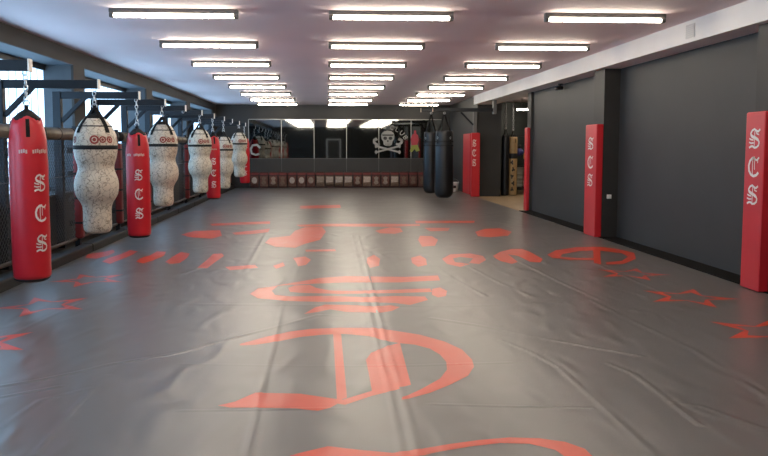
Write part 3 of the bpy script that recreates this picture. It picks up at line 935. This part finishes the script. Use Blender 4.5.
wall_pad('long red pad on the side of the grey block behind the black bags', 4.58, 4.658, 23.60, 24.80, 1.97, False)

def black_bag(x, y, zb, r, h, ztop, label):
    t = thing('black_heavy_bag', label, 'punch bag', (x, y, zb), 0, 'black heavy bags')
    pts = [(0.02, 0.0), (r * 0.55, 0.012), (r * 0.86, 0.08), (r, 0.20), (r * 1.0, 0.5), (r * 0.97, h * 0.6), (r * 0.94, h * 0.8), (r * 0.92, h - 0.05), (r * 0.86, h)]
    prof = smooth_prof(pts, 4)
    lathe('bag_body', prof, M_blackbag, t, 32)
    for z in (h * 0.78, h * 0.84):
        q = [(prof_r(prof, z) + 0.0, z - 0.018), (prof_r(prof, z) + 0.006, z - 0.012), (prof_r(prof, z) + 0.006, z + 0.012), (prof_r(prof, z), z + 0.018)]
        lathe('hoop_band', q, M_strap, t, 32)
    straps(t, r * 0.86, h, ztop - zb - 0.06, 4, 0.06, 0.36, prof=prof, ang0=0.6)
    # pale D-rings on the strap ends
    for k in range(4):
        a = 0.6 + PI / 2 * k
        R = r * 0.95
        pts = [(R * math.cos(a) + 0.02 * math.cos(b) * -math.sin(a), R * math.sin(a) + 0.02 * math.cos(b) * math.cos(a), h - 0.20 + 0.035 * math.sin(b)) for b in [2 * PI * q / 10 for q in range(10)]]
        tube('d_ring', pts, 0.006, M_chain, t, 5, True)
    ring(t, ztop - zb - 0.02)
    return t
black_bag(3.27, 20.60, 0.11, 0.262, 1.88, 2.50, 'black heavy bag in front, hanging under the end of the white beam')
black_bag(3.21, 22.82, 0.10, 0.235, 1.90, 2.60, 'black heavy bag half hidden behind another black bag')

# ------------------------------------------------------------------ MIRRORS on the back wall
mx0, mw = -2.93, 1.222
M_seam = mat('seam_strip', (0.12, 0.12, 0.115), 0.5)
mnames = ('first mirror from the left on the back wall', 'second mirror from the left on the back wall', 'third mirror from the left on the back wall',
          'fourth mirror from the left on the back wall', 'mirror carrying the white skull emblem', 'last mirror, partly behind the black bags')
tilts = (0.6, -0.9, 0.3, 0.8, -0.5, 0.4)
for k in range(6):
    x0 = mx0 + k * mw
    t = thing('wall_mirror', 'large ' + mnames[k], 'mirror', (x0 + mw / 2, YB - 0.018, 1.10), 0, 'mirrors on the back wall')
    hw = mw / 2 - 0.012
    bm = bmesh.new()
    add_box(bm, -hw, hw, -0.004, 0.004, 0.02, 1.46, 0, Matrix.Rotation(math.radians(tilts[k] * 0.25), 4, 'Z'))
    bm_obj('mirror_glass', bm, M_mirror, t)
    box('joint_strip', -mw / 2 - 0.012, -mw / 2 + 0.014, -0.016, 0.012, 0.0, 1.47, M_silver, t)
    box('top_channel', -mw / 2 + 0.014, mw / 2 - 0.012, -0.014, 0.012, 1.462, 1.485, M_silver, t)
    box('bottom_channel', -mw / 2 + 0.014, mw / 2 - 0.012, -0.012, 0.012, -0.005, 0.018, mat('dark_channel', (0.07, 0.07, 0.07), 0.5), t)
for k in range(7):
    box('wall_panel', mx0 + k * mw - mw + 0.004, mx0 + k * mw - 0.004, YB - 0.012, YB, 0.05, 1.09, M_wall_back, wall_back)
    box('seam_strip', mx0 + k * mw - 0.006, mx0 + k * mw + 0.006, YB - 0.014, YB, 0.05, 1.09, M_seam, wall_back)

# white skull and crossbones emblem stuck on the fifth mirror
sk = thing('skull_emblem', 'white skull and crossbones emblem with CLUB lettering on the mirror', 'emblem', (2.30, YB - 0.034, 1.13))
sk.scale = (0.84, 1, 0.84)
M_decal = mat('white_film', (0.27, 0.27, 0.26), 0.6)
def ell(bm, cx, cz, rx, rz, y=0.0, n=26, top=None):
    bm.faces.new([bm.verts.new((cx + rx * math.cos(2 * PI * k / n), y, cz + rz * math.sin(2 * PI * k / n))) for k in range(n)])
bm = bmesh.new()
sku = [(-0.30, 0.98), (-0.27, 1.10), (-0.17, 1.19), (0, 1.22), (0.17, 1.19), (0.27, 1.10), (0.30, 0.98), (0.28, 0.84), (0.21, 0.74), (0.19, 0.60), (0.10, 0.54), (-0.10, 0.54), (-0.19, 0.60), (-0.21, 0.74), (-0.28, 0.84)]
bm.faces.new([bm.verts.new((x, 0, z)) for x, z in sku])
skull = bm_obj('skull', bm, M_decal, sk)
M_dfilm = mat('dark_film', (0.02, 0.02, 0.02), 0.6)
for e in ((-0.12, 0.88, 0.085, 0.075), (0.12, 0.88, 0.085, 0.075)):
    bm = bmesh.new(); ell(bm, *e, -0.004); bm_obj('eye_socket', bm, M_dfilm, skull)
bm = bmesh.new(); ell(bm, 0, 0.75, 0.035, 0.05, -0.004); bm_obj('nose_hole', bm, M_dfilm, skull)
bm = bmesh.new()
bm.faces.new([bm.verts.new((x, -0.004, z)) for x, z in ((-0.27, 1.05), (0.27, 1.05), (0.24, 0.99), (-0.24, 0.99))])
bm_obj('head_band', bm, M_dfilm, skull)
bm = bmesh.new()
for q in (-0.09, -0.03, 0.03, 0.09):
    bm.faces.new([bm.verts.new((q + dx, -0.004, z)) for dx, z in ((-0.007, 0.55), (0.007, 0.55), (0.007, 0.65), (-0.007, 0.65))])
bm_obj('teeth_lines', bm, M_dfilm, skull)
for s in (-1, 1):
    bm = bmesh.new()
    add_strokes(bm, [([(-0.50 * s, 0.52), (0.50 * s, 0.26)], 0.075), ([(-0.50 * s, 0.59), (-0.55 * s, 0.54), (-0.52 * s, 0.45)], 0.08), ([(0.50 * s, 0.33), (0.55 * s, 0.26), (0.50 * s, 0.19)], 0.08)], lambda u, v: (u, -0.002 * s, v))
    bm_obj('bone', bm, M_decal, sk)
    bm = bmesh.new()
    add_strokes(bm, [([(0.36 * s, 0.62), (0.50 * s, 0.60), (0.62 * s, 0.68), (0.62 * s, 0.80), (0.53 * s, 0.86), (0.50 * s, 0.78)], 0.10)], lambda u, v: (u, 0, v))
    bm_obj('curled_fist', bm, M_decal, sk)
for ch, a in zip('cLUB', (78, 62, 46, 30)):
    a = math.radians(a)
    R0 = 0.92
    def f(u, v):
        rr = R0 + (v - 0.5) * 0.19
        b = a - (u - 0.5) * 0.19
        return (rr * math.cos(b), -0.001, 0.45 + rr * math.sin(b))
    flat_letter('raised_letter', ch, f, M_decal, sk)

# a swirl of the same film on the first mirror
sw = thing('swirl_emblem', 'pale curled emblem low on the leftmost mirror', 'emblem', (-2.72, YB - 0.034, 1.10))
bm = bmesh.new()
add_strokes(bm, [([(0.22, 0.40), (0.10, 0.52), (-0.06, 0.50), (-0.14, 0.36), (-0.10, 0.20), (0.04, 0.14), (0.18, 0.18)], 0.07)], lambda u, v: (u, 0, v))
bm_obj('curl', bm, M_decal, sw)

# unidentified red and green figure, built as a flat sticker on the last mirror
fg = thing('figure_cutout', 'small flat red and lime sticker on the mirror beside the black bags', 'cutout', (3.32, YB - 0.034, 1.30))
bm = bmesh.new()
bm.faces.new([bm.verts.new((x, 0, z)) for x, z in ((-0.12, 0.30), (-0.16, 0.55), (-0.08, 0.72), (-0.03, 0.74), (-0.02, 0.86), (0.05, 0.86), (0.06, 0.74), (0.13, 0.68), (0.15, 0.50), (0.10, 0.30))])
bm_obj('red_top', bm, mat('figure_red', (0.35, 0.03, 0.05), 0.6), fg)
bm = bmesh.new()
bm.faces.new([bm.verts.new((x, -0.001, z)) for x, z in ((-0.12, 0.30), (0.11, 0.32), (0.20, 0.10), (0.06, 0.06), (0.0, 0.16), (-0.10, 0.04), (-0.18, 0.08))])
bm_obj('lime_shorts', bm, mat('figure_lime', (0.20, 0.23, 0.04), 0.6), fg)

# ------------------------------------------------------------------ KICK SHIELDS in a row under the mirrors
M_tan1 = [mat('faded_print_%d' % i, c, 0.6, 0.3, noise=0.3, nscale=14) for i, c in enumerate(((0.22, 0.175, 0.14), (0.13, 0.085, 0.06), (0.34, 0.29, 0.25), (0.10, 0.040, 0.032)))]
M_shield = mat('dark_maroon_leather', (0.030, 0.008, 0.007), 0.5, 0.4, noise=0.2, nscale=6)
def make_shield(kind, tone):
    t = thing('kick_shield', 'x', 'kick shield')
    box('body', -0.165, 0.165, -0.06, 0.06, 0.004, 0.60, M_shield, t, 0.018, 2)
    box('top_band', -0.166, 0.166, -0.064, 0.0, 0.49, 0.57, mat('maroon_band', (0.12, 0.013, 0.012), 0.5, noise=0.2, nscale=10), t, 0.004)
    fp = box('front_panel', -0.145, 0.145, -0.066, -0.055, 0.06, 0.46, M_tan1[3] if kind != 1 else M_tan1[1], t, 0.004)
    bm = bmesh.new()
    if kind == 0:
        ell(bm, 0, 0.29, 0.10, 0.12, -0.068)
    elif kind == 1:
        bm.faces.new([bm.verts.new((x, -0.068, z)) for x, z in ((-0.13, 0.20), (0.13, 0.22), (0.14, 0.42), (-0.12, 0.43))])
    else:
        bm.faces.new([bm.verts.new((x, -0.068, z)) for x, z in ((-0.10, 0.18), (0.0, 0.12), (0.10, 0.18), (0.05, 0.28), (0.09, 0.38), (0.0, 0.44), (-0.09, 0.38), (-0.05, 0.28))])
    bm_obj('emblem', bm, M_tan1[tone], fp)
    box('hem_strip', -0.15, 0.15, -0.066, -0.06, 0.075, 0.13, M_tan1[1], fp)
    return t
protos = {}
xw = -2.72
kinds = [0, 2, 2, 2, 0, 0, 0, 1, 1, 1, 1, 2, 1, 2, 2, 1, 2, 2, 2]
tones = [2, 1, 0, 1, 2, 2, 0, 0, 2, 2, 2, 0, 2, 0, 0, 2, 1, 1, 1]
kd = {0: 'round pale emblem', 1: 'pale square emblem', 2: 'pale hourglass emblem'}
ordn = ('first', 'second', 'third', 'fourth', 'fifth', 'sixth', 'seventh', 'eighth', 'ninth', 'tenth', 'eleventh', 'twelfth', 'thirteenth', 'fourteenth', 'fifteenth', 'sixteenth', 'seventeenth', 'eighteenth', 'nineteenth')
for k in range(19):
    key = (kinds[k], tones[k])
    if key not in protos:
        o = protos[key] = make_shield(*key)
    else:
        o = copy_tree(protos[key])
    o.location = (xw + k * 0.3515, YB - 0.10, 0.0)
    o.rotation_euler = (0, 0, random.uniform(-0.02, 0.02))
    tag(o, 'maroon kick shield with %s, %s from the left under the mirrors' % (kd[kinds[k]], ordn[k]), 'kick shield', 'kick shields under the mirrors')

# ------------------------------------------------------------------ SMALL THINGS
# security camera under the white beam
t = thing('security_camera', 'small black security camera under the white beam', 'camera', (4.86, 15.3, 2.85))
lathe('mount', [(0.05, -0.02), (0.05, 0.0)], M_black, t, 18)
tube('stem', [(0, 0, -0.02), (-0.02, 0, -0.07)], 0.015, M_black, t, 8)
bm = bmesh.new(); add_tube(bm, [(0.04, 0.02, -0.08), (-0.11, -0.05, -0.10)], 0.04, 16); bm_obj('camera_body', bm, M_black, t, False)
tube('lens', [(-0.11, -0.05, -0.10), (-0.118, -0.054, -0.101)], 0.025, mat('lens_glass', (0.01, 0.01, 0.015), 0.1), t, 14)
# junction box on the pillar
t = thing('junction_box', 'small white junction box on the dark pillar beside the red pad', 'socket', (4.775, 12.30, 0.70))
box('box_body', -0.035, 0.035, -0.045, -0.001, -0.035, 0.035, M_plastic, t, 0.006)
box('cover_plate', -0.028, 0.028, -0.049, -0.044, -0.028, 0.028, M_pale, t, 0.002)
# vent grille on the beam
t = thing('vent_grille', 'pale square vent grille on the white beam', 'vent', (4.55, 9.15, 2.985))
box('vent_frame', -0.012, 0.0, -0.11, 0.11, -0.085, 0.085, mat('vent_grey', (0.58, 0.55, 0.52), 0.6), t, 0.003)
for k in range(6):
    box('vent_slat', -0.018, -0.010, -0.09, 0.09, -0.068 + k * 0.024, -0.058 + k * 0.024, mat('vent_slat_grey', (0.64, 0.61, 0.57), 0.6), t)
# white kettle bell-like bucket by the block wall
t = thing('white_bucket', 'white bucket on the floor behind the black bags', 'bucket', (4.36, 25.3, 0.0))
lathe('bucket_body', [(0.13, 0.004), (0.14, 0.02), (0.165, 0.30), (0.175, 0.31), (0.175, 0.33), (0.155, 0.33), (0.13, 0.04)], M_plastic, t, 24)
tube('handle', [(0.17 * math.cos(a), 0, 0.32 + 0.12 * math.sin(a)) for a in [PI * k / 10 for k in range(11)]], 0.006, M_chain, t, 6)
box('dark_print', -0.045, 0.055, -0.168, -0.150, 0.13, 0.22, M_black, t)

# ------------------------------------------------------------------ SIDE ROOM seen past the end of the right wall
for px_, py_, lab in ((6.62, 23.3, 'lit suspended batten in the side room above the slim bags'), (6.9, 19.6, 'added unseen batten brightening the side room behind the right wall')):  # the second batten is an added light to brighten the side room
  t = thing('pendant_light', lab, 'light', (px_, py_, 2.74), 0, 'suspended battens in the side room')
  box('housing', -0.62, 0.62, -0.05, 0.05, 0.0, 0.05, M_fixture, t, 0.006)
  box('tube_diffuser', -0.60, 0.60, -0.045, 0.045, -0.04, 0.0, M_lamp, t, 0.012)
  for s in (-1, 1):
    tube('hanger', [(s * 0.45, 0, 0.05), (s * 0.45, 0, ZC - 2.74)], 0.008, M_fixture, t, 6)
def slim_bag(x, y, zb, r, h, m, label, ztop, prints=False):
    t = thing('slim_punch_bag', label, 'punch bag', (x, y, zb), 0, 'slim bags in the side room')
    prof = smooth_prof([(0.02, 0), (r * 0.8, 0.01), (r, 0.06), (r, h * 0.5), (r, h - 0.05), (r * 0.8, h)], 4)
    lathe('bag_body', prof, m, t, 24)
    straps(t, r * 0.8, h, h + 0.22, 4, 0.03, 0.15, prof=prof)
    ring(t, h + 0.24, 0.025)
    chain(t, h + 0.26, ztop - zb, 0.09)
    if prints:
        for zz, da in ((1.02, -0.2), (0.80, 0.1), (0.58, -0.15), (0.36, 0.12), (0.17, -0.1)):
            bm = bmesh.new()
            vv = []
            for k in range(9):
                b_ = 2 * PI * k / 9
                q = 0.045 + 0.02 * math.cos(3 * b_ + zz * 9)
                aa = -PI / 2 - 0.2 + da + q * math.cos(b_) / r
                vv.append(bm.verts.new(((r + 0.004) * math.cos(aa), (r + 0.004) * math.sin(aa), zz + 1.5 * q * math.sin(b_))))
            bm.faces.new(vv)
            bm_obj('printed_mark', bm, M_black, t)
        lathe('dark_band', [(r, 1.14), (r + 0.005, 1.15), (r + 0.005, 1.30), (r, 1.31)], M_black, t, 24)
    return t
slim_bag(5.64, 23.2, 0.03, 0.12, 1.85, M_blackbag, 'slim black bag hanging in the side room beside a tan bag', ZC)
slim_bag(5.90, 23.3, 0.03, 0.14, 1.80, mat('tan_bag_leather', (0.40, 0.26, 0.12), 0.5, noise=0.2, nscale=6), 'tan bag with black print in the side room', ZC, True)
# shelf rack with folded pale towels
t = thing('storage_rack', 'dark storage rack in the side room behind the slim bags', 'rack', (6.44, 24.2, -0.004))
for sx in (-0.35, 0.35):
    for sy in (-0.2, 0.2):
        box('upright', sx - 0.02, sx + 0.02, sy - 0.02, sy + 0.02, 0.0, 1.95, M_black, t)
for z in (0.18, 0.90, 1.90):
    box('shelf', -0.37, 0.37, -0.22, 0.22, z, z + 0.025, M_black, t)
for k, (x, z) in enumerate(((-0.17, 0.208), (0.17, 0.208))):
    t2 = thing('folded_towels', 'pale folded towel stack on the rack, %s' % ('left pile' if k == 0 else 'right pile'), 'towels', (6.44 + x, 24.2, z + 0.02))
    for q in range(5):
        box('towel', -0.15, 0.15, -0.19, 0.17, q * 0.13, q * 0.13 + 0.122, mat('pale_towel', (0.50, 0.50, 0.46), 0.9), t2, 0.03)
def glove(x, y, z, m, label):
    t = thing('boxing_glove', label, 'glove', (x, y, z), 0, 'gloves in the side room')
    lathe('mitt', smooth_prof([(0.02, 0), (0.085, 0.02), (0.115, 0.10), (0.10, 0.20), (0.07, 0.26)], 4), m, t, 20, lambda r, z_, a: (r * (1 + 0.12 * math.cos(a - 0.5)), z_))
    lathe('cuff', [(0.066, 0.255), (0.075, 0.27), (0.078, 0.36), (0.066, 0.37)], M_black, t, 20)
    tube('thumb', [(0.08, -0.05, 0.20), (0.12, -0.07, 0.13), (0.10, -0.08, 0.06)], [0.035, 0.04, 0.03], m, t, 10)
    tube('lace', [(0, 0, 0.37), (0, 0.0, 1.2 - z * 0.6), (0, 0.19, 1.90 - z)], 0.006, M_strap, t, 6)
glove(6.22, 23.80, 1.24, M_blue, 'blue boxing glove hanging on the storage rack')
glove(6.48, 23.80, 1.12, M_yellow, 'yellow boxing glove hanging on the storage rack')
glove(6.70, 23.80, 1.38, M_blue, 'blue boxing glove at the right end hanging on the storage rack')

# ------------------------------------------------------------------ REAR WALL behind the viewer (seen only in the mirrors)
d = struct(bpy.data.objects.new('door_1', None)); link(d); d.location = (0.6, YF, 0)
box('door_leaf', -0.48, 0.48, 0.0, 0.04, 0.0, 2.08, mat('door_dark', (0.04, 0.04, 0.045), 0.4), d)
for s in (-1, 1):
    box('door_frame', s * 0.53 - 0.05, s * 0.53 + 0.05, 0.0, 0.06, 0.0, 2.18, M_beam, d)
box('door_frame', -0.48, 0.48, 0.0, 0.06, 2.08, 2.18, M_beam, d)
box('door_handle', 0.36, 0.44, 0.04, 0.09, 1.0, 1.03, M_silver, d)
